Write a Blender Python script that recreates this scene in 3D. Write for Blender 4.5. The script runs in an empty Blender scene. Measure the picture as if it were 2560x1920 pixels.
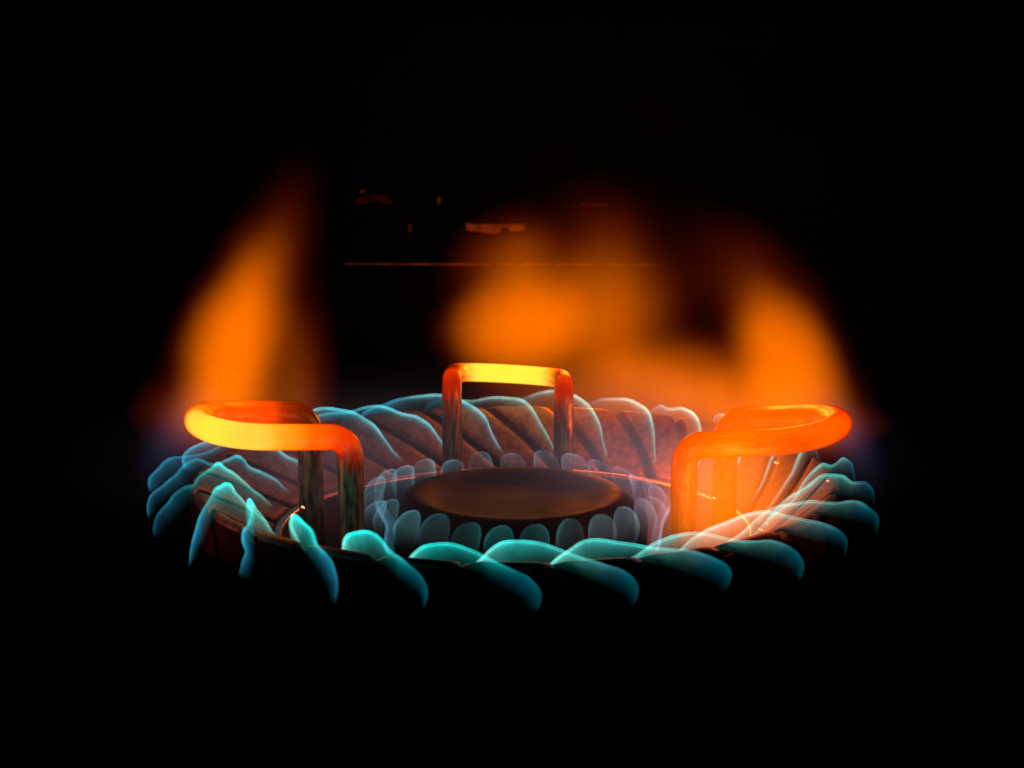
import bpy, bmesh, math, random
from mathutils import Vector, noise
PI = math.pi
rad = math.radians
# ---------------------------------------------------------------- units
# measurements below are in "marks": the rim of the burner has a radius of 785 marks = 50 mm
S = 0.05 / 785.0
F = 4800.0                 # focal length and camera distance in marks
EL = rad(14.0)
CE, SE = math.cos(EL), math.sin(EL)
scene = bpy.context.scene
col = scene.collection
random.seed(7)

# ---------------------------------------------------------------- camera
cam_d = bpy.data.cameras.new("camera")
cam = bpy.data.objects.new("camera", cam_d)
col.objects.link(cam)
cam.location = (0, -F * CE * S, F * SE * S)
cam.rotation_euler = (rad(90) - EL, 0, 0)
cam_d.sensor_width = 36
cam_d.lens = 36 * F / 2560
cam_d.shift_y = 219 / 2560
cam_d.shift_x = -8 / 2560
cam_d.clip_start = 0.01
cam_d.clip_end = 20
cam_d.dof.use_dof = True
cam_d.dof.focus_distance = (F - 60) * S
cam_d.dof.aperture_fstop = 58
scene.camera = cam

# ---------------------------------------------------------------- world, exposure
w = bpy.data.worlds.new("World")
scene.world = w
w.use_nodes = True
w.node_tree.nodes["Background"].inputs[0].default_value = (0, 0, 0, 1)
w.node_tree.nodes["Background"].inputs[1].default_value = 0.0
scene.view_settings.view_transform = 'Standard'
scene.view_settings.look = 'None'
scene.view_settings.exposure = 0
scene.view_settings.gamma = 1
scene.render.engine = 'CYCLES'
scene.cycles.transparent_max_bounces = 160
scene.cycles.volume_step_rate = 1.0
scene.cycles.volume_max_steps = 128


def P(r, th, z):
    t = rad(th)
    return Vector((r * math.cos(t) * S, r * math.sin(t) * S, z * S))


def at(px, py, Y):
    """point in marks standing at depth Y that lies behind the photograph's pixel"""
    # dist = F + Y*CE - z*SE ; up = z*CE + Y*SE ; py = 1179 - F*up/dist
    k = (1179 - py) / F
    z = (k * (F + Y * CE) - Y * SE) / (CE + k * SE)
    dist = F + Y * CE - z * SE
    return ((px - 1288) * dist / F, Y, z)


# lights: point lamps standing in for the flames, some added outside the gas as fill
def light(name, p, color, watts, size):
    d = bpy.data.lights.new(name, 'POINT')
    d.color = color
    d.energy = watts
    d.shadow_soft_size = size * S
    o = bpy.data.objects.new(name, d)
    o.location = Vector(p) * S
    col.objects.link(o)
    return o


light('plume_fill_light', at(600, 880, -120), (1, .22, .02), 0.0010, 90)
light('plume_fill_light', at(1480, 720, 1250), (1, .2, .015), 0.036, 120)  # added behind the rear plume to light the housing
light('plume_fill_light', at(1960, 900, -40), (1, .22, .02), 0.008, 90)
light('plume_fill_light', at(1560, 1060, 450), (1, .13, .03), 0.0050, 50)  # added red lamp for the rear vanes, clear of the plume
light('ring_fill_light', (0, 0, 60), (.3, .6, .6), 0.0004, 120)
light('ring_fill_light', (-800, -430, 0), (1, .08, .02), 0.0006, 40)  # red fill added outside the rim to light the left outer wall
light('ring_fill_light', (830, -420, 0), (1, .08, .02), 0.0004, 40)  # matching red fill added for the right outer wall

# ---------------------------------------------------------------- materials


def new_mat(name):
    m = bpy.data.materials.new(name)
    m.use_nodes = True
    nt = m.node_tree
    for n in list(nt.nodes):
        nt.nodes.remove(n)
    out = nt.nodes.new('ShaderNodeOutputMaterial')
    return m, nt, out


def metal_mat(name, color, rough, metallic=1.0, nscale=900, bump=.2, stretch=(1, 1, 1), var=.5, spec=.5):
    m, nt, out = new_mat(name)
    L = nt.links.new
    b = nt.nodes.new('ShaderNodeBsdfPrincipled')
    tc = nt.nodes.new('ShaderNodeTexCoord')
    mp = nt.nodes.new('ShaderNodeMapping')
    mp.inputs['Scale'].default_value = stretch
    n = nt.nodes.new('ShaderNodeTexNoise')
    n.inputs['Scale'].default_value = nscale
    n.inputs['Detail'].default_value = 6
    L(tc.outputs['Object'], mp.inputs['Vector'])
    L(mp.outputs[0], n.inputs['Vector'])
    r = nt.nodes.new('ShaderNodeValToRGB')
    r.color_ramp.elements[0].position = .3
    r.color_ramp.elements[1].position = .7
    r.color_ramp.elements[0].color = tuple(c * (1 - var) for c in color) + (1,)
    r.color_ramp.elements[1].color = tuple(min(1, c * (1 + var)) for c in color) + (1,)
    L(n.outputs['Fac'], r.inputs[0])
    L(r.outputs[0], b.inputs['Base Color'])
    b.inputs['Metallic'].default_value = metallic
    b.inputs['Specular IOR Level'].default_value = spec
    mr = nt.nodes.new('ShaderNodeMapRange')
    mr.inputs['To Min'].default_value = max(.05, rough - .12)
    mr.inputs['To Max'].default_value = min(1, rough + .12)
    L(n.outputs['Fac'], mr.inputs['Value'])
    L(mr.outputs[0], b.inputs['Roughness'])
    bp = nt.nodes.new('ShaderNodeBump')
    bp.inputs['Strength'].default_value = bump
    bp.inputs['Distance'].default_value = 3 * S
    L(n.outputs['Fac'], bp.inputs['Height'])
    L(bp.outputs[0], b.inputs['Normal'])
    L(b.outputs[0], out.inputs['Surface'])
    return m


M_vane = metal_mat('scorched_steel', (.22, .12, .10), .5, .75, 700, .25)
M_skirt = metal_mat('dark_skirt', (.05, .012, .008), .7, .1, 400, .3, var=.7, spec=.1)  # darker, redder metal for the outer wall below the rim
M_lining = metal_mat('sooty_lining', (.03, .022, .02), .8, .3, 500, .2)
M_lip = metal_mat('polished_lip', (.6, .42, .36), .28, 1, 500, .06, var=.2)
M_cap = metal_mat('dull_cap_steel', (.014, .006, .007), .62, .6, 260, .8, var=.8)
M_drum = metal_mat('black_enamel', (.004, .004, .004), .8, 0, 500, .1, spec=0)
M_panel = metal_mat('black_housing', (.004, .0035, .0035), .75, 0, 60, .1, spec=.05)
M_panel_trim = metal_mat('worn_lit_trim', (.9, .30, .18), .6, .1, 260, .5, var=.8)  # orange reflected glow is put into this trim colour
M_table = metal_mat('black_tabletop', (.0015, .0015, .0015), .9, 0, 200, .1, spec=0)


# hot rod: metal with blackbody-like glow driven by the 'heat' attribute (temperature of the wire)
def rod_mat():
    m, nt, out = new_mat('hot_wire_steel')
    L = nt.links.new
    b = nt.nodes.new('ShaderNodeBsdfPrincipled')
    tc = nt.nodes.new('ShaderNodeTexCoord')
    wu = nt.nodes.new('ShaderNodeAttribute'); wu.attribute_name = 'wire_coord'
    mp = nt.nodes.new('ShaderNodeMapping')
    mp.inputs['Scale'].default_value = (1, 1, 1)
    n = nt.nodes.new('ShaderNodeTexNoise')
    n.inputs['Scale'].default_value = 3.2
    n.inputs['Detail'].default_value = 5
    L(wu.outputs['Vector'], mp.inputs['Vector'])
    L(mp.outputs[0], n.inputs['Vector'])
    r = nt.nodes.new('ShaderNodeValToRGB')
    r.color_ramp.elements[0].position = .35
    r.color_ramp.elements[1].position = .68
    r.color_ramp.elements[0].color = (.06, .055, .03, 1)
    r.color_ramp.elements[1].color = (.5, .46, .3, 1)
    L(n.outputs['Fac'], r.inputs[0])
    L(r.outputs[0], b.inputs['Base Color'])
    b.inputs['Metallic'].default_value = 1
    b.inputs['Roughness'].default_value = .38
    at_ = nt.nodes.new('ShaderNodeAttribute')
    at_.attribute_name = 'wire_temp'
    # mottling of the temperature
    n2 = nt.nodes.new('ShaderNodeTexNoise')
    n2.inputs['Scale'].default_value = 260
    n2.inputs['Detail'].default_value = 4
    L(tc.outputs['Object'], n2.inputs['Vector'])
    ma = nt.nodes.new('ShaderNodeMath'); ma.operation = 'MULTIPLY_ADD'
    ma.inputs[1].default_value = .10
    L(n2.outputs['Fac'], ma.inputs[0])
    sb = nt.nodes.new('ShaderNodeMath'); sb.operation = 'SUBTRACT'
    sb.inputs[1].default_value = .05
    L(at_.outputs['Fac'], sb.inputs[0])
    L(sb.outputs[0], ma.inputs[2])
    cr = nt.nodes.new('ShaderNodeValToRGB')
    e = cr.color_ramp.elements
    e[0].position = 0; e[0].color = (0, 0, 0, 1)
    e[1].position = 1; e[1].color = (1, .92, .05, 1)
    for p, c in ((.15, (.012, .0006, 0)), (.3, (.12, .004, 0)), (.42, (.45, .012, 0)), (.52, (.9, .045, 0)),
                 (.64, (1, .12, 0)), (.76, (1, .32, .008)), (.88, (1, .68, .06))):
        q = e.new(p); q.color = c + (1,)
    # oxide skin: emissivity drops towards grazing angles, so the limb looks redder
    lw = nt.nodes.new('ShaderNodeLayerWeight'); lw.inputs['Blend'].default_value = .5
    pw = nt.nodes.new('ShaderNodeMath'); pw.operation = 'POWER'; pw.inputs[1].default_value = 5
    L(lw.outputs['Facing'], pw.inputs[0])
    li = nt.nodes.new('ShaderNodeMath'); li.operation = 'MULTIPLY_ADD'; li.inputs[1].default_value = -.38
    L(pw.outputs[0], li.inputs[0]); L(ma.outputs[0], li.inputs[2])
    L(li.outputs[0], cr.inputs[0])
    L(cr.outputs[0], b.inputs['Emission Color'])
    b.inputs['Emission Strength'].default_value = 1.0
    L(b.outputs[0], out.inputs['Surface'])
    return m


M_rod = rod_mat()


# flame sheet: optically thin luminous front; seen edge-on it is brighter because the line of sight is longer in it
def flame_mat(name, k2):
    m, nt, out = new_mat(name)
    L = nt.links.new
    g = nt.nodes.new('ShaderNodeNewGeometry')
    d = nt.nodes.new('ShaderNodeVectorMath'); d.operation = 'DOT_PRODUCT'
    L(g.outputs['Normal'], d.inputs[0]); L(g.outputs['Incoming'], d.inputs[1])
    a = nt.nodes.new('ShaderNodeMath'); a.operation = 'ABSOLUTE'
    L(d.outputs['Value'], a.inputs[0])
    # path length through a thin front of finite thickness: c / (c^2 + k^2)
    mx = nt.nodes.new('ShaderNodeMath'); mx.operation = 'MULTIPLY_ADD'; mx.inputs[2].default_value = k2
    L(a.outputs[0], mx.inputs[0]); L(a.outputs[0], mx.inputs[1])
    inv = nt.nodes.new('ShaderNodeMath'); inv.operation = 'DIVIDE'
    L(a.outputs[0], inv.inputs[0]); L(mx.outputs[0], inv.inputs[1])
    at_ = nt.nodes.new('ShaderNodeAttribute'); at_.attribute_name = 'glow'
    tc = nt.nodes.new('ShaderNodeTexCoord')
    n = nt.nodes.new('ShaderNodeTexNoise'); n.inputs['Scale'].default_value = 420; n.inputs['Detail'].default_value = 3
    L(tc.outputs['Object'], n.inputs['Vector'])
    mr = nt.nodes.new('ShaderNodeMapRange')
    mr.inputs['From Min'].default_value = .3; mr.inputs['From Max'].default_value = .7
    mr.inputs['To Min'].default_value = .75; mr.inputs['To Max'].default_value = 1.25
    L(n.outputs['Fac'], mr.inputs['Value'])
    mu = nt.nodes.new('ShaderNodeMath'); mu.operation = 'MULTIPLY'
    L(inv.outputs[0], mu.inputs[0]); L(mr.outputs[0], mu.inputs[1])
    em = nt.nodes.new('ShaderNodeEmission')
    L(at_.outputs['Color'], em.inputs['Color']); L(mu.outputs[0], em.inputs['Strength'])
    tr = nt.nodes.new('ShaderNodeBsdfTransparent')
    ad = nt.nodes.new('ShaderNodeAddShader')
    L(em.outputs[0], ad.inputs[0]); L(tr.outputs[0], ad.inputs[1])
    L(ad.outputs[0], out.inputs['Surface'])
    m.cycles.emission_sampling = 'NONE'
    return m


M_flame = flame_mat('gas_flame_sheet', .035)
M_bubble = flame_mat('small_flame_sheet', .007)

# ---------------------------------------------------------------- object helpers


def link(name, me, mat, parent=None):
    o = bpy.data.objects.new(name, me)
    if mat is not None and len(me.materials) == 0:
        me.materials.append(mat)
    col.objects.link(o)
    o.parent = parent
    return o


def tag(o, label=None, cat=None, group=None, kind=None):
    if label: o['label'] = label
    if cat: o['category'] = cat
    if group: o['group'] = group
    if kind: o['kind'] = kind
    return o


def empty(name, loc=(0, 0, 0)):
    o = bpy.data.objects.new(name, None)
    o.empty_display_size = .005
    o.location = loc
    col.objects.link(o)
    return o


def mesh(name, verts, faces, smooth=True):
    me = bpy.data.meshes.new(name)
    me.from_pydata([tuple(v) for v in verts], [], faces)
    if smooth:
        me.polygons.foreach_set('use_smooth', [True] * len(me.polygons))
    me.update()
    return me


def lathe(name, prof, n=160, close=False):
    v, f = [], []
    k = len(prof)
    for i in range(n):
        for (r, z) in prof:
            v.append(P(r, 360 * i / n, z))
    for i in range(n):
        j = (i + 1) % n
        for a in range(k if close else k - 1):
            b = (a + 1) % k
            f.append((i * k + a, j * k + a, j * k + b, i * k + b))
    me = mesh(name, v, f)
    bm = bmesh.new(); bm.from_mesh(me)
    bmesh.ops.remove_doubles(bm, verts=bm.verts, dist=1e-7)
    bmesh.ops.recalc_face_normals(bm, faces=bm.faces)
    bm.to_mesh(me); bm.free()
    return me


def lerp(a, b, t): return a + (b - a) * t


def smooth_path(pts, n):
    """Catmull-Rom through rows of floats, n samples"""
    out = []
    m = len(pts) - 1
    for i in range(n):
        u = i / (n - 1) * m
        k = min(int(u), m - 1)
        t = u - k
        p1, p2 = pts[k], pts[k + 1]
        p0 = pts[k - 1] if k > 0 else [2 * a - b for a, b in zip(p1, p2)]
        p3 = pts[k + 2] if k + 2 <= m else [2 * b - a for a, b in zip(p1, p2)]
        out.append([.5 * (2 * b + (c - a) * t + (2 * a - 5 * b + 4 * c - d) * t * t + (-a + 3 * b - 3 * c + d) * t ** 3)
                    for a, b, c, d in zip(p0, p1, p2, p3)])
    return out


# ---------------------------------------------------------------- the setting
NV = 26
STEP = 360 / NV
PH = 270 - 21.5            # azimuth where slot 0 crosses the rim

tb = mesh('tabletop', [(x * S, y * S, z * S) for z in (-700, -760) for x, y in
                       ((-4000, -2600), (4000, -2600), (4000, 4200), (-4000, 4200))],
          [(0, 1, 2, 3), (7, 6, 5, 4), (0, 4, 5, 1), (1, 5, 6, 2), (2, 6, 7, 3), (3, 7, 4, 0)], False)
tag(link('tabletop', tb, M_table), kind='structure')


def box(name, x0, x1, y0, y1, z0, z1, bev=2.0):
    bm = bmesh.new()
    bmesh.ops.create_cube(bm, size=1)
    for v in bm.verts:
        v.co = Vector((lerp(x0, x1, v.co.x + .5), lerp(y0, y1, v.co.y + .5), lerp(z0, z1, v.co.z + .5))) * S
    if bev:
        bmesh.ops.bevel(bm, geom=bm.edges[:], offset=bev * S, segments=2, affect='EDGES', profile=.5)
    me = bpy.data.meshes.new(name)
    bm.to_mesh(me); bm.free()
    return me


# housing behind the burner, barely lit
hs = empty('appliance_housing', (0, 2520 * S, -700 * S))
tag(hs, 'black appliance housing in the dark behind the burner, its ledge and plate catching orange light', 'housing')
off = Vector((0, -2520 * S, 700 * S))


def hpart(name, me, mat, label=None):
    o = link(name, me, mat, hs)
    o.location = off
    if label: o['label'] = label
    return o


xa, _, za = at(860, 660, 2500)
xb, _, zb = at(1660, 662, 2500)
hpart('lower_panel', box('lower_panel', -1500, 1500, 2506, 2900, -700, za - 8, 3), M_panel)
hpart('upper_panel', box('upper_panel', -1500, 1500, 2700, 2950, za - 8, za + 900, 3), M_panel)
# ledge strip with a slightly ragged, worn front edge
random.seed(3)
v, f = [], []
nx = 120
for i in range(nx + 1):
    u = i / nx
    x = lerp(xa, xb, u)
    h = 6.5 * (0.35 + .65 * math.sin(PI * u) ** .5) * (.75 + .5 * noise.noise(Vector((u * 22, 1, 0))))
    zc = lerp(za, zb, u)
    for yy, zz in ((2500, zc - h), (2492, zc), (2500, zc + h), (2512, zc + h), (2512, zc - h)):
        v.append(Vector((x, yy, zz)) * S)
for i in range(nx):
    for a in range(5):
        b = (a + 1) % 5
        f.append((i * 5 + a, i * 5 + 5 + a, i * 5 + 5 + b, i * 5 + b))
f.append((0, 1, 2, 3, 4)); f.append(tuple(nx * 5 + a for a in (4, 3, 2, 1, 0)))
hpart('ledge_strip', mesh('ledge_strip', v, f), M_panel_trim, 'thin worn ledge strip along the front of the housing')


def plate(name, pts, Y, th, mat, label=None):
    """flat plate with a traced outline and real thickness"""
    n = len(pts)
    vv = []
    for yy in (Y, Y + th):
        for (px, py) in pts:
            q = at(px, py, Y)
            vv.append(Vector((q[0], yy, q[2])) * S)
    ff = [tuple(range(n)), tuple(range(2 * n - 1, n - 1, -1))]
    for i in range(n):
        j = (i + 1) % n
        ff.append((i, n + i, n + j, j))
    me = mesh(name, vv, ff, False)
    bm = bmesh.new(); bm.from_mesh(me)
    bmesh.ops.recalc_face_normals(bm, faces=bm.faces)
    bm.to_mesh(me); bm.free()
    return hpart(name, me, mat, label)


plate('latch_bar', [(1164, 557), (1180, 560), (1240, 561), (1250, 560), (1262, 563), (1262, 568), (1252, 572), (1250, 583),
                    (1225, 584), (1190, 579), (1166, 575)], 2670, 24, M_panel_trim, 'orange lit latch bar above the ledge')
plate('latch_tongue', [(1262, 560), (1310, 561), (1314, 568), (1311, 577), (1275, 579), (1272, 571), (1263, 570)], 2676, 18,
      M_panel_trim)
M_trim_dim = metal_mat('dim_lit_trim', (.40, .18, .14), .7, .2, 300, .4, var=.8)  # dimmer trim copy, weaker reflected glow in its colour
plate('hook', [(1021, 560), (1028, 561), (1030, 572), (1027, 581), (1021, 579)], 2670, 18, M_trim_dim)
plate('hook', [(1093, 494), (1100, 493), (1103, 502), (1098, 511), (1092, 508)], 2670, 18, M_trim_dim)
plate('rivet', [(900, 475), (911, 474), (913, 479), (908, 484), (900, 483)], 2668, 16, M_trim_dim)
M_trim_faint = metal_mat('dark_bracket', (.12, .035, .03), .8, .1, 300, .4, var=.8)  # faintest step of the same reflected glow tint
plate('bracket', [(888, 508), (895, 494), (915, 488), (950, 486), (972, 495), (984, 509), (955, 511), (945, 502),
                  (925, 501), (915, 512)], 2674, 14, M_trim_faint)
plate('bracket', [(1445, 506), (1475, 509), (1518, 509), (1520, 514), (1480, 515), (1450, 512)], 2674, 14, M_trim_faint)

# ---------------------------------------------------------------- burner
burner = empty('gas_burner', (0, 0, -700 * S))
tag(burner, 'round gas burner with slotted flared rim, small centre cap and three glowing wire pot supports', 'burner')
boff = Vector((0, 0, 700 * S))


def bpart(name, me, mat, label=None, parent=None):
    o = link(name, me, mat, parent or burner)
    o.location = boff if parent is None else (0, 0, 0)
    if label: o['label'] = label
    return o


# vane: one slanting tooth of the flared rim between two slots; profile rows are (r, z, swirl)
VP = [(606, -140, -16.6), (640, -112, -13.4), (680, -80, -9.8), (720, -48, -6.0), (752, -22, -3.0), (772, -7, -1.2),
      (785, 0, 0), (796, -5, .7), (802, -16, 1.3), (804, -40, 2.4), (806, -75, 4.0), (807, -112, 5.6)]
GAP = 2.3


def vane_mesh():
    v, f = [], []
    rows = smooth_path([list(p) for p in VP], 26)
    nu = 8
    grid = {}
    for side, th in ((0, 0), (1, 9)):
        for i, (r, z, sw) in enumerate(rows):
            a = rows[max(0, i - 1)]; b = rows[min(len(rows) - 1, i + 1)]
            dr, dz = b[0] - a[0], b[1] - a[1]
            l = math.hypot(dr, dz)
            nr, nz = dz / l, -dr / l       # towards the inside of the metal
            for j in range(nu + 1):
                u = j / nu
                edge = min(u, 1 - u) * nu
                roll = 3.0 if edge == 0 else 0
                g = GAP / 2
                ang = lerp(g, STEP - g, u)
                grid[side, i, j] = len(v)
                v.append(P(r + nr * (th + (roll if side == 0 else 0)), ang + sw,
                           z + nz * (th + (roll if side == 0 else 0))))
    n = len(rows)
    for i in range(n - 1):
        for j in range(nu):
            f.append((grid[0, i, j], grid[0, i + 1, j], grid[0, i + 1, j + 1], grid[0, i, j + 1]))
            f.append((grid[1, i, j], grid[1, i, j + 1], grid[1, i + 1, j + 1], grid[1, i + 1, j]))
        f.append((grid[0, i, 0], grid[1, i, 0], grid[1, i + 1, 0], grid[0, i + 1, 0]))
        f.append((grid[0, i, nu], grid[0, i + 1, nu], grid[1, i + 1, nu], grid[1, i, nu]))
    for j in range(nu):
        f.append((grid[0, 0, j], grid[0, 0, j + 1], grid[1, 0, j + 1], grid[1, 0, j]))
        f.append((grid[0, n - 1, j], grid[1, n - 1, j], grid[1, n - 1, j + 1], grid[0, n - 1, j + 1]))
    me = mesh('rim_vane', v, f)
    bm = bmesh.new(); bm.from_mesh(me)
    bmesh.ops.recalc_face_normals(bm, faces=bm.faces)
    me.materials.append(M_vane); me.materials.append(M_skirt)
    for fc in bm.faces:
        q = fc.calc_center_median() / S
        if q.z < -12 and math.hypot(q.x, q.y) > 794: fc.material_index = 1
    bm.to_mesh(me); bm.free()
    return me


vm = vane_mesh()
for k in range(NV):
    o = bpart('rim_vane', vm, M_vane)
    o.rotation_euler = (0, 0, rad(PH + k * STEP))
bpart('slot_lining', lathe('slot_lining', [(612, -165), (650, -140), (700, -98), (750, -58), (775, -36), (786, -40),
                                           (788, -110), (740, -130), (640, -175)], 128, True), M_lining)
bpart('inner_lip', lathe('inner_lip', [(582, -146), (588, -138), (598, -136), (606, -141), (606, -150), (598, -156),
                                       (585, -156)], 160, True), M_lip)
bpart('well', lathe('well', [(590, -157), (575, -200), (500, -222), (380, -226), (336, -220), (336, -240), (500, -240),
                             (600, -230), (604, -160)], 128, True), M_cap)
bpart('drum', lathe('drum', [(812, -114), (815, -125), (808, -170), (760, -235), (640, -300), (300, -350), (120, -380),
                             (110, -640), (420, -680), (430, -699), (0.5, -699), (0.5, -250), (600, -245),
                             (700, -185), (780, -125)], 128, True), M_drum)
bpart('centre_cap', lathe('centre_cap', [(330, -226), (333, -150), (334, -122), (326, -108), (305, -86), (282, -64),
                                               (270, -54), (256, -51), (240, -54), (220, -62), (196, -74), (176, -80),
                                               (130, -84), (60, -86), (0, -86), (0, -228)], 160, True), M_cap)


# pot supports: a hairpin of round wire - leg, bend, arm out, U-turn, arm back, bend, leg
def support(phi, rl, hw, zb, zt, reach, rw, heat_peak, label, skew=0.0, cx=0.0, upow=.95):
    e = Vector((math.cos(rad(phi)), math.sin(rad(phi)), 0))
    s = Vector((-e.y, e.x, 0))
    zup = Vector((0, 0, 1))

    def pt(a, b, z): return e * (rl + a) + s * b + zup * z + Vector((cx, 0, 0))
    pts = []
    rb = 54.0                                    # bend radius
    for z in (-230, -150, -80, 0, (zb - rb) * .5, zb - rb):
        pts.append((pt(0, -hw, z), 0 if z < 0 else .0, z))
    arc = []
    for i in range(1, 9):
        a = PI / 2 * i / 8
        arc.append((rb * (1 - math.cos(a)), zb - rb + rb * math.sin(a)))
    path = [(0, -hw, z) for z in (-230, -180, -130, -80, -40, 0, (zb - rb) * .33, (zb - rb) * .66, zb - rb)]
    path += [(a, -hw, z) for a, z in arc]
    ru = hw * .92
    zs = (zt - zb) / (reach - rb)
    for i in range(1, 9):
        u = i / 9
        a_ = lerp(rb, reach - ru * .9, u)
        path.append((a_, -hw, zb + zs * (a_ - rb)))
    for i in range(0, 25):
        a = -PI / 2 + PI * i / 24
        # squarish U-turn
        ca, sa = math.cos(a), math.sin(a)
        a_ = reach - ru * .9 + ru * .9 * abs(ca) ** upow
        path.append((a_, hw * (abs(sa) ** upow) * (1 if sa > 0 else -1), zb + zs * (a_ - rb)))
    for i in range(8, 0, -1):
        u = i / 9
        a_ = lerp(rb, reach - ru * .9, u)
        path.append((a_, hw, zb + zs * (a_ - rb)))
    path += [(a, hw, z) for a, z in reversed(arc)]
    path += [(0, hw, z) for z in ((zb - rb), (zb - rb) * .66, (zb - rb) * .33, 0, -40, -80, -130, -180, -230)]
    path = [list(p) for p in path]
    rows = smooth_path(path, 260)
    # tilt across the hairpin
    W = [pt(a, b, z + skew * b / hw) for a, b, z in rows]
    n = len(W)
    seg = 20
    v, f, heat, wuv = [], [], [], []
    ln = [0]
    for i in range(1, n):
        ln.append(ln[-1] + (W[i] - W[i - 1]).length)
    tip = ln[-1] / 2
    up_prev = s.copy()
    for i in range(n):
        d = (W[min(i + 1, n - 1)] - W[max(i - 1, 0)]).normalized()
        a1 = up_prev - d * up_prev.dot(d)
        a1.normalize(); up_prev = a1
        a2 = d.cross(a1)
        dist = ln[i] - tip
        h = heat_peak(dist, W[i])
        for j in range(seg):
            an = 2 * PI * j / seg
            rr = rw * (1 + .012 * noise.noise(Vector((i * .1, j * .8, phi))))
            v.append((W[i] + (a1 * math.cos(an) + a2 * math.sin(an)) * rr) * S)
            heat.append(h)
            wuv += [ln[i] * .006, math.cos(an), math.sin(an)]
    for i in range(n - 1):
        for j in range(seg):
            k = (j + 1) % seg
            f.append((i * seg + j, i * seg + k, (i + 1) * seg + k, (i + 1) * seg + j))
    f.append(tuple(range(seg))[::-1]); f.append(tuple((n - 1) * seg + j for j in range(seg)))
    me = mesh('pot_support', v, f)
    att = me.attributes.new('wire_temp', 'FLOAT', 'POINT')
    att.data.foreach_set('value', heat)
    at2 = me.attributes.new('wire_coord', 'FLOAT_VECTOR', 'POINT')
    at2.data.foreach_set('vector', wuv)
    bm = bmesh.new(); bm.from_mesh(me)
    bmesh.ops.recalc_face_normals(bm, faces=bm.faces)
    bm.to_mesh(me); bm.free()
    return bpart('pot_support', me, M_rod, label)


def fall(pairs, far=None):
    def g(d, p=None):
        if d < 0 and far: return fall(far)(-d)
        d = abs(d)
        for (a, ha), (b, hb) in zip(pairs, pairs[1:]):
            if d <= b:
                t = (d - a) / (b - a)
                t = t * t * (3 - 2 * t)
                return ha + (hb - ha) * t
        return pairs[-1][1]
    return g


support(90, 480, 153, 127, 90, 330, 27, fall([(0, 1.0), (90, .97), (150, .82), (220, .66), (300, .56), (390, .50), (430, .42), (475, .26), (530, .10), (590, .02), (640, 0)]),
        'rear wire support, its cross bar glowing bright yellow', cx=-20, skew=9, upow=.88)
support(205, 488, 143, 171, 196, 312, 31, fall([(0, .93), (80, .96), (170, .88), (250, .76), (320, .62), (385, .50), (425, .34), (470, .14), (530, .02), (570, 0)],
                                               [(0, .93), (60, .82), (130, .62), (200, .55), (290, .51), (350, .33), (420, .14), (480, .03), (520, 0)]),
        'left wire support, yellow hot at its tip and orange along its arms', skew=0)
support(335, 500, 146, 155, 190, 314, 31, fall([(0, .62), (200, .58), (380, .52), (450, .46), (520, .3), (600, .12), (680, 0)]),
        'right wire support, orange hot and veiled by the orange plume', skew=0)


# ---------------------------------------------------------------- flames
def sheet(base, crest, widths, cols, prof, shells=((1.5, .5), (-2.5, .5)), nt=44, ns=14, fade_ends=(0.0, 0.0),
          hfade=1.6, body=.3, lines=None, wave=0, seed=0, name='flame'):
    """hollow flame standing over a slot.  base, crest: rows of (x,y,z) in marks; widths: half width rows;
    cols: rows of rgb radiance at the crest; the section is an arch; glow fades from the crest to the base"""
    B = smooth_path(base, nt)
    C = smooth_path(crest, nt)
    Wd = smooth_path([[q] for q in widths], nt)
    if wave:            # small turbulence of the flame front
        for i in range(nt):
            t = i / (nt - 1)
            am = wave * math.sin(PI * min(1, t * 1.15)) ** .5
            q = noise.noise_vector(Vector((t * 6.5, seed * 7.7, 0)))
            q2 = noise.noise_vector(Vector((t * 15, seed * 3.3, 5)))
            C[i] = [c_ + am * (1.6 * q[m] + .5 * q2[m]) for m, c_ in enumerate(C[i])]
    K = smooth_path([list(c) for c in cols], nt)
    LW = smooth_path([list(q) for q in (lines or [(body, 1)] * 2)], nt)
    verts, faces, glow = [], [], []
    for off_, wt in shells:
        i0 = len(verts)
        for i in range(nt):
            b, c = Vector(B[i]), Vector(C[i])
            tan = Vector(C[min(i + 1, nt - 1)]) - Vector(C[max(i - 1, 0)])
            if tan.length < 1e-6: tan = Vector((1, 0, 0))
            tan.normalize()
            hgt = c - b
            hl = hgt.length
            up = hgt.normalized() if hl > 1e-6 else Vector((0, 0, 1))
            side = tan.cross(up)
            if side.length < 1e-4: side = Vector((1, 0, 0))
            side.normalize()
            wv = max(.5, Wd[i][0] + off_)
            t = i / (nt - 1)
            ef = 1.0
            if fade_ends[0] > 0: ef *= min(1, t / fade_ends[0]) ** 1.2
            if fade_ends[1] > 0: ef *= min(1, (1 - t) / fade_ends[1]) ** 1.2
            for j in range(ns + 1):
                s_ = -1 + 2 * j / ns
                sg = math.copysign(abs(s_) ** 1.0, s_)
                # arch
                an = sg * PI / 2
                y = math.cos(an) ** prof
                x = math.sin(an)
                p = b + up * (y * (hl + off_)) + side * (x * wv)
                verts.append(p * S)
                g = (max(0, LW[i][0]) * y ** hfade + max(0, LW[i][1]) * (.30 * y ** 8 + 1.0 * y ** 26)) * ef * wt
                glow.append((max(0, K[i][0]) * g, max(0, K[i][1]) * g, max(0, K[i][2]) * g, 1))
        for i in range(nt - 1):
            for j in range(ns):
                a = i0 + i * (ns + 1) + j
                faces.append((a, a + 1, a + ns + 2, a + ns + 1))
    me = mesh(name, verts, faces)
    at_ = me.color_attributes.new('glow', 'FLOAT_COLOR', 'POINT')
    at_.data.foreach_set('color', [c for g in glow for c in g])
    return me


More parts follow.
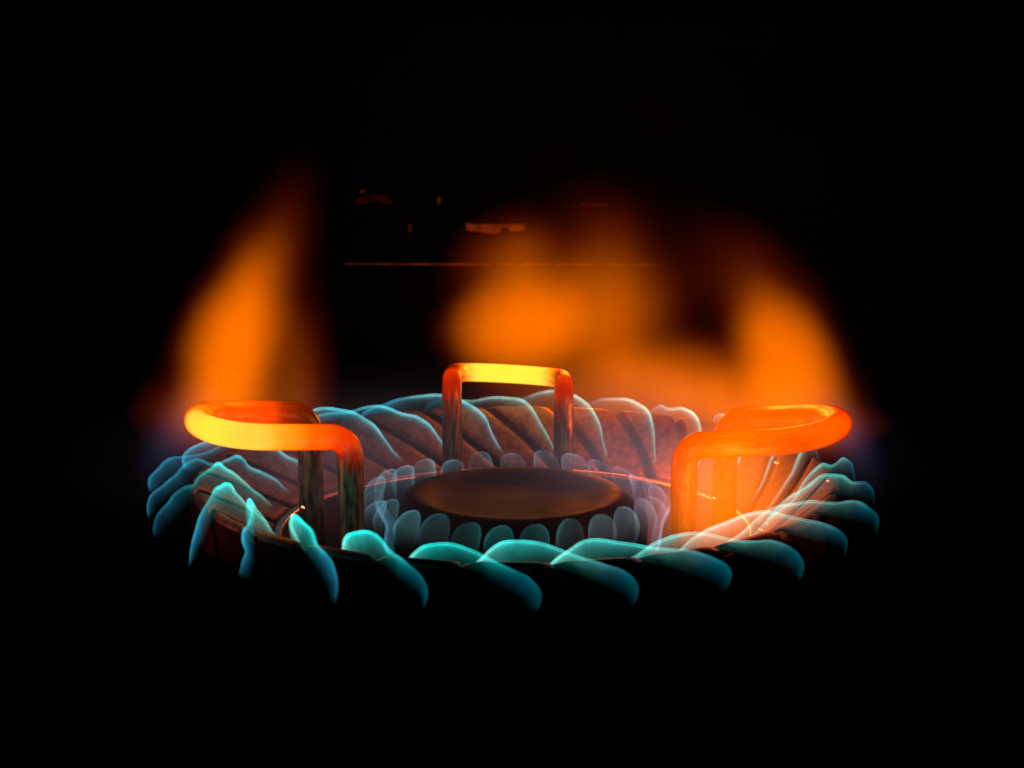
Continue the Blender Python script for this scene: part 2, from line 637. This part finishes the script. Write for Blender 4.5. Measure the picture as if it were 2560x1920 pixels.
def cyl(r, th, z):
    return [r * math.cos(rad(th)), r * math.sin(rad(th)), z]


TEAL = (.004, .25, .225)
DTEAL = (.0, .055, .075)
GREEN = (.03, .23, .18)
PALE = (.17, .27, .22)
BLUE = (.02, .20, .33)
MAUVE = (.16, .13, .17)


def outer_flame(k, rnd):
    th = PH + k * STEP
    a = (th % 360)
    # per-flame character
    hs_ = 1 + rnd.uniform(-.10, .10)
    sw = rnd.uniform(-1.2, 1.2)
    out = rnd.uniform(-14, 14)
    wob = rnd.uniform(2, 7)
    left = max(0, math.cos(rad(a - 175)))
    out += 22 * left
    right = max(0, math.cos(rad(a - 345)))
    back = max(0, math.cos(rad(a - 90)))
    front = max(0, math.cos(rad(a - 270)))
    wob *= 1 + 2.6 * left
    crest = [(612, -17.5, -104), (650, -15, -62), (690, -12.2, -14), (726, -8.2, 24), (760, -2.5, 36), (800, 2.5, 22),
             (842, 6.2, 10), (876, 9.0, -8), (896, 10.0, -34), (897, 9.4, -72)]
    base = [(606, -16.2, -138), (640, -13.4, -114), (680, -9.8, -82), (718, -6.2, -50), (762, -2.2, -18),
            (800, 1.6, -18), (824, 4.2, -28), (854, 6.9, -44), (880, 8.7, -56), (893, 9.2, -76)]
    C, B = [], []
    lo = rnd.uniform(-14, 12)
    for i, (r, d, z) in enumerate(crest):
        zz = z + (lo * (i - 6) / 3 if i > 6 else 0)
        if i in (2, 3, 4, 5): zz = z + (hs_ - 1) * 120 + wob * noise.noise(Vector((i * .9, k * 3.1, 0))) * 2
        C.append(cyl(r + (out if i > 5 else 0), th + d + sw * (i / 9), zz))
    for (r, d, z) in base:
        B.append(cyl(r, th + d, z))
    W_ = [5, 10, 15, 20, 20, 17, 13, 9, 6, 1]
    if back > .3:
        W_ = [4, 8, 12, 15, 16, 15, 12, 9, 6, 2]
    colr = []
    for i in range(10):
        if i < 3: c = Vector(GREEN).lerp(Vector(MAUVE), .3 if i == 0 else .1)
        elif i < 6: c = Vector(TEAL).lerp(Vector(PALE), (back * .75) if a < 120 else back * .35) * (1 if i < 5 else .7)
        elif i < 7: c = Vector(TEAL).lerp(Vector(DTEAL), .85) * .75
        else: c = Vector(DTEAL) * (.6, .42, .12)[i - 7] * (1 + .5 * right)
        if left > .3 and i >= 6: c = c.lerp(Vector(BLUE), .42 * left) * (1, .9, .75, .4)[i - 6]
        if left > .3 and a < 190: c = c.lerp(Vector(BLUE), .45)
        if right > .3 and i < 7: c = c.lerp(Vector((.13, .26, .22)), .28 * right)
        c = c * (.85 + .30 * front + .35 * left + .40 * back) * rnd.uniform(.85, 1.12)
        if i == 0: c = c * .3
        if i == 1: c = c * .7
        if 165 < a < 196 and i > 3: c = c * .5
        colr.append(tuple(c))
    bd = .035 + .30 * front + .03 * right
    tb = .22 + .55 * front * front
    tl = .22 + .8 * right + .7 * left
    lines = [(bd, 1)] * 5 + [(bd + .05, .85), (tb, tl), (tb, tl), (tb, tl), (tb, tl)]
    ws = 1 - .58 * max(left, right, .8 * back)
    W_ = [q * ws for q in W_]
    me = sheet(B, C, W_, colr, .75, fade_ends=(.06, .05), hfade=1.6, lines=lines, wave=4 + 7 * left + 3 * right, seed=k + 1)
    return me, th


rnd = random.Random(11)
sector = {'front': [], 'right': [], 'back': [], 'left': []}
for k in range(NV):
    me, th = outer_flame(k, rnd)
    a = (th + 5) % 360
    o = link('rim_flame', me, M_flame)
    c = P(785, th, 0)
    me.transform(__import__('mathutils').Matrix.Translation(-c))
    o.location = c
    if 222 <= a < 318: sector['front'].append((a, o))
    elif a >= 318 or a < 35: sector['right'].append(((a - 318) % 360, o))
    elif a < 145: sector['back'].append((-a, o))
    else: sector['left'].append((-a, o))
ordn = ['first', 'second', 'third', 'fourth', 'fifth', 'sixth', 'seventh', 'eighth', 'ninth', 'tenth']
txt = {'front': ('teal flame curling over the near front rim, {} from the left', 'rim flames of the burner'),
       'right': ('pale teal flame bending over the right rim, {} counted from the front', ''),
       'back': ('pale green-edged flame arching over the far back rim, {} from the left', ''),
       'left': ('wavy blue-green flame streaming over the left rim, {} counted from the back', '')}
for sname, L_ in sector.items():
    for i, (_, o) in enumerate(sorted(L_, key=lambda q: q[0])):
        tag(o, txt[sname][0].format(ordn[i]), 'flame', 'gas flames over the slotted rim')

# small flames round the centre cap
NI = 27
cap_sector = {'front': [], 'back': [], 'left': [], 'right': []}
for k in range(NI):
    th = 270 + 6 + k * 360 / NI + rnd.uniform(-1.2, 1.2)
    a = th % 360
    hz = rnd.uniform(-12, 5)
    wv = rnd.uniform(31, 38)
    # bubble: arch whose spine leans out and back in
    verts, faces, glow = [], [], []
    fr = max(0, math.cos(rad(a - 270))); bk = max(0, math.cos(rad(a - 90)))
    lf = max(0, math.cos(rad(a - 180))); rg = max(0, math.cos(rad(a)))
    tint = Vector((.003, .10, .10)) * fr + Vector((.04, .085, .10)) * bk + Vector((.05, .13, .17)) * lf + Vector((.14, .11, .15)) * rg
    tint *= rnd.uniform(.5, 1.25) * (.15 + .02 * fr)
    phs = rnd.uniform(0, 6.28)
    for off_, wt in ((0, .5), (2.5, .5)):
        i0 = len(verts)
        nu, nv = 20, 14
        for i in range(nv + 1):
            ph = PI * i / nv          # 0 top .. PI bottom
            for j in range(nu):
                an = 2 * PI * j / nu
                rr = max(0, math.sin(ph)) ** .72
                zc = -78 + hz * .4 + (45 + hz + off_) * math.cos(ph) - (18 if ph > PI / 2 else 0) * (math.cos(ph) ** 2)
                bulge = 352 + 14 * math.sin(ph) - (12 if ph < PI / 2 else 0) * math.cos(ph)
                rad_ = bulge + (24 + off_) * rr * math.cos(an)
                tang = (wv + off_) * rr * math.sin(an)
                lean = (1 - i / nv) * rnd_lean if (rnd_lean := 3.0) else 0
                verts.append(P(rad_, th + math.degrees(tang / rad_) + lean, zc))
                g = wt * (1 if ph < PI * .40 else max(0, 1 - (ph - PI * .40) / (PI * .4)) ** 1.5)
                g *= .4 + 1.0 * (.5 + .5 * math.cos(an - phs)) ** 2
                glow.append(tuple(tint * g) + (1,))
        for i in range(nv):
            for j in range(nu):
                jj = (j + 1) % nu
                faces.append((i0 + i * nu + j, i0 + i * nu + jj, i0 + (i + 1) * nu + jj, i0 + (i + 1) * nu + j))
    me = mesh('cap_flame', verts, faces)
    at_ = me.color_attributes.new('glow', 'FLOAT_COLOR', 'POINT')
    at_.data.foreach_set('color', [c for g in glow for c in g])
    c = P(352, th, -125)
    me.transform(__import__('mathutils').Matrix.Translation(-c))
    o = link('cap_flame', me, M_bubble)
    o.location = c
    if 225 <= a < 315: cap_sector['front'].append((a, o))
    elif a >= 315 or a < 45: cap_sector['right'].append(((a - 315) % 360, o))
    elif a < 135: cap_sector['back'].append((-a, o))
    else: cap_sector['left'].append((-a, o))
ctx = {'front': 'small dim teal flame bubble before the centre cap, {} from the left',
       'right': 'small pinkish flame bubble right of the centre cap, {} counted from the front',
       'back': 'small grey-blue flame bubble peeking up behind the centre cap, {} from the left',
       'left': 'small pale blue flame bubble left of the centre cap, {} counted from the back'}
for sname, L_ in cap_sector.items():
    for i, (_, o) in enumerate(sorted(L_, key=lambda q: q[0])):
        tag(o, ctx[sname].format(ordn[i]), 'flame', 'small flames round the centre cap')


# thin wisps hanging at both sides of the cap
def wisp(pts, Y, rgb, label):
    C, B = [], []
    for (x, y) in pts:
        q = at(x, y, Y)
        C.append([q[0], q[1], q[2]])
        B.append([q[0] * .97, q[1] + 25, q[2] - 6])
    n = len(pts)
    Wd = [4] + [9] * (n - 2) + [3]
    me = sheet(B, C, Wd, [rgb] * n, .8, shells=((0, .5), (3, .5)), nt=36, ns=10, fade_ends=(.25, .1), hfade=.6, body=.6)
    c = Vector(C[-1]) * S
    me.transform(__import__('mathutils').Matrix.Translation(-c))
    o = link('flame_wisp', me, M_flame)
    o.location = c
    tag(o, label, 'flame')


wisp([(934, 1235), (946, 1270), (968, 1312), (966, 1345), (965, 1368), (974, 1392)], -330, (.02, .07, .11),
     'thin blue flame wisp trailing down left of the centre cap')
wisp([(1690, 1215), (1680, 1255), (1657, 1300), (1650, 1335), (1646, 1360), (1643, 1382)], -330, (.08, .08, .12),
     'thin lilac flame wisp trailing down right of the centre cap')


# specular glints on the metal, made as small self-lit grains
def glint_mat():
    m, nt, out = new_mat('glint_emission')
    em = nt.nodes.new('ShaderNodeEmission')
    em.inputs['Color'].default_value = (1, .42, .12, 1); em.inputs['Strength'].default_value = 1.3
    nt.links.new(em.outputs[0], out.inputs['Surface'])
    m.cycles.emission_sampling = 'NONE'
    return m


M_glint = glint_mat()
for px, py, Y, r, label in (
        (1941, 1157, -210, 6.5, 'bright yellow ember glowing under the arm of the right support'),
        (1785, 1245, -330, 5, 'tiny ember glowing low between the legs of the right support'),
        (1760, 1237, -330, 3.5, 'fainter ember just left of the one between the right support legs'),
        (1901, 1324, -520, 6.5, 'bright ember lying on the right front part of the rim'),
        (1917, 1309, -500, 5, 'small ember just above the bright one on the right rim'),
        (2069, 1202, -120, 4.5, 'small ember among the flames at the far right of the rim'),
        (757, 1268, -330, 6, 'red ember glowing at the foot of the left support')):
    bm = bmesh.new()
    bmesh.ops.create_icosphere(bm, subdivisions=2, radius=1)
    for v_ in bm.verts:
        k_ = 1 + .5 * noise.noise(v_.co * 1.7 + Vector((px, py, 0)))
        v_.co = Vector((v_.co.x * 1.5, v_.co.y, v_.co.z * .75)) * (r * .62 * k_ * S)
    me = bpy.data.meshes.new('glint'); bm.to_mesh(me); bm.free()
    o = link('glint', me, M_glint)
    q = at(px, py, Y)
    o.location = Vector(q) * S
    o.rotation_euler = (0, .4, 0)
    tag(o, label, 'glint', 'bright glints on the metal')


# ---------------------------------------------------------------- orange plumes (luminous gas volumes)
def gauss_volume(name, gs, color, label, group, mult=1.0, hull=2.1, kind=None, cool=(1, .055, 0)):
    """gs: (px, py, Y, sx, sy, sz, amp, lean, power)   px,py = where the puff is centred, sizes in marks"""
    m, nt, out = new_mat(name + '_gas')
    L = nt.links.new
    N = nt.nodes.new

    def math_(op, a, b=None, c=None):
        n = N('ShaderNodeMath'); n.operation = op
        for i, q in enumerate((a, b, c)):
            if q is None: continue
            if isinstance(q, (int, float)): n.inputs[i].default_value = q
            else: L(q, n.inputs[i])
        return n.outputs[0]
    tc = N('ShaderNodeTexCoord')
    nz = N('ShaderNodeTexNoise'); nz.inputs['Scale'].default_value = 42; nz.inputs['Detail'].default_value = 1.5
    L(tc.outputs['Object'], nz.inputs['Vector'])
    vm_ = N('ShaderNodeVectorMath'); vm_.operation = 'SUBTRACT'; vm_.inputs[1].default_value = (.5, .5, .5)
    L(nz.outputs['Color'], vm_.inputs[0])
    sc = N('ShaderNodeVectorMath'); sc.operation = 'SCALE'; sc.inputs['Scale'].default_value = 90 * S
    L(vm_.outputs[0], sc.inputs[0])
    ad = N('ShaderNodeVectorMath'); ad.operation = 'ADD'
    L(tc.outputs['Object'], ad.inputs[0]); L(sc.outputs[0], ad.inputs[1])
    sp = N('ShaderNodeSeparateXYZ'); L(ad.outputs[0], sp.inputs[0])
    x, y, z = sp.outputs
    tot = None
    bm = bmesh.new()
    for (px, py, Y, sx, sy, sz, amp, lean, pw) in gs:
        c = at(px, py, Y)
        dz = math_('SUBTRACT', z, c[2] * S)
        dx = math_('SUBTRACT', math_('SUBTRACT', x, c[0] * S), math_('MULTIPLY', dz, lean))
        dy = math_('SUBTRACT', y, c[1] * S)
        q = math_('ADD', math_('POWER', math_('DIVIDE', dx, sx * S), 2.0), math_('POWER', math_('DIVIDE', dy, sy * S), 2.0))
        q = math_('ADD', q, math_('POWER', math_('DIVIDE', dz, sz * S), 2.0))
        q = math_('POWER', q, pw)
        e = math_('EXPONENT', math_('MULTIPLY', q, -1.0))
        e = math_('MULTIPLY', e, amp * mult / (sy * math.sqrt(PI) * S))
        tot = e if tot is None else math_('ADD', tot, e)
        h = hull if pw < 1.2 else hull * .8
        for i in range(7):
            for j in range(10):
                ph = PI * i / 6; an = 2 * PI * j / 10
                dzv = sz * h * math.cos(ph)
                bm.verts.new(Vector((c[0] + sx * h * math.sin(ph) * math.cos(an) + lean * dzv,
                                     c[1] + sy * h * math.sin(ph) * math.sin(an), c[2] + dzv)) * S)
    r = bmesh.ops.convex_hull(bm, input=bm.verts)
    junk = [v for v in bm.verts if not v.link_faces]
    bmesh.ops.delete(bm, geom=junk, context='VERTS')
    bmesh.ops.recalc_face_normals(bm, faces=bm.faces)
    me = bpy.data.meshes.new(name); bm.to_mesh(me); bm.free()
    mp = N('ShaderNodeMapping'); mp.inputs['Scale'].default_value = (130, 130, 38)
    L(tc.outputs['Object'], mp.inputs['Vector'])
    n2 = N('ShaderNodeTexNoise'); n2.inputs['Scale'].default_value = 1; n2.inputs['Detail'].default_value = 2
    L(mp.outputs[0], n2.inputs['Vector'])
    tot = math_('MULTIPLY', tot, math_('MULTIPLY_ADD', n2.outputs['Fac'], .7, .65))
    em = N('ShaderNodeEmission')
    em.inputs['Color'].default_value = tuple(color) + (1,)
    if cool:            # thin gas burns cooler and redder than the dense core
        mr = N('ShaderNodeMapRange')
        mr.inputs['From Max'].default_value = .13 * mult / (90 * math.sqrt(PI) * S)
        L(tot, mr.inputs['Value'])
        mc = N('ShaderNodeMix'); mc.data_type = 'RGBA'
        mc.inputs['A'].default_value = tuple(cool) + (1,)
        mc.inputs['B'].default_value = tuple(color) + (1,)
        L(mr.outputs[0], mc.inputs['Factor'])
        L(mc.outputs['Result'], em.inputs['Color'])
    L(tot, em.inputs['Strength'])
    L(em.outputs[0], out.inputs['Volume'])
    m.cycles.emission_sampling = 'NONE'
    o = link(name, me, m)
    tag(o, label, 'flame' if group else None, group, kind)
    return o


ORANGE = (1.0, .165, 0.0)
gauss_volume('orange_plume', [
    (586, 880, -120, 105, 90, 190, 1.0, .24, 1.8),
    (640, 690, -80, 70, 80, 105, .30, .40, 1.1),
    (695, 560, -60, 50, 70, 90, .035, .35, 1.0),
    (735, 930, -60, 55, 80, 170, .14, .0, 1.0),
    (570, 1030, -140, 120, 90, 60, .35, 0, 1.0),
], ORANGE, 'tall orange plume rising over the left support, narrowing and leaning right towards its top', 'orange plumes above the burner')
gauss_volume('orange_plume', [
    (1300, 815, 850, 180, 110, 150, .85, .16, 2.2),
    (1500, 800, 800, 165, 100, 160, .52, 0, 1.3),
    (1290, 660, 850, 110, 90, 85, .24, .1, 1.0),
    (1530, 620, 820, 90, 90, 110, .08, -.2, 1.0),
    (1690, 930, 760, 180, 100, 60, .20, 0, 1.1),
    (1600, 990, 760, 300, 100, 120, .50, 0, 1.3),
    (1620, 650, 820, 260, 100, 140, .012, -.3, 1.2),
], ORANGE, 'broad orange plume hanging behind and above the rear support', 'orange plumes above the burner')
gauss_volume('orange_plume', [
    (1980, 925, -40, 122, 90, 175, 1.0, -.40, 2.1),
    (1890, 750, 0, 100, 90, 120, .09, -.5, 1.0),
    (1830, 990, -60, 190, 90, 70, .6, -.35, 1.2),
], ORANGE, 'orange plume rising above the right support and sweeping left at its foot', 'orange plumes above the burner')
gauss_volume('orange_plume', [
    (1820, 1225, -470, 140, 70, 140, 1.3, .12, 1.9),
    (1960, 1055, -470, 150, 70, 50, .30, -.1, 1.3),
], ORANGE, 'low orange plume in front of the right support, veiling its two legs', 'orange plumes above the burner')

# faint violet-grey afterglow over the flame ring
gauss_volume('flame_glow', [
    (1240, 1130, 60, 700, 560, 110, .032, 0, 1.2),
    (1600, 1160, 100, 190, 120, 130, .15, 0, 1.0),
    (900, 1130, 200, 160, 120, 90, .035, 0, 1.0),
    (720, 1170, 0, 150, 120, 80, .03, 0, 1.0),
], (.85, .50, .62), 'faint mauve afterglow hanging in and around the flame ring', None, kind='stuff', cool=None)
gauss_volume('flame_glow', [
    (455, 1090, -60, 50, 140, 80, .04, .3, 1.0),
    (2120, 1090, 0, 42, 140, 80, .04, -.3, 1.0),
    (2060, 1050, 0, 100, 140, 60, .012, -.3, 1.0),
], (.35, .40, 1.0), 'faint blue afterglow hugging the left and right ends of the flame ring', None, kind='stuff', cool=None)
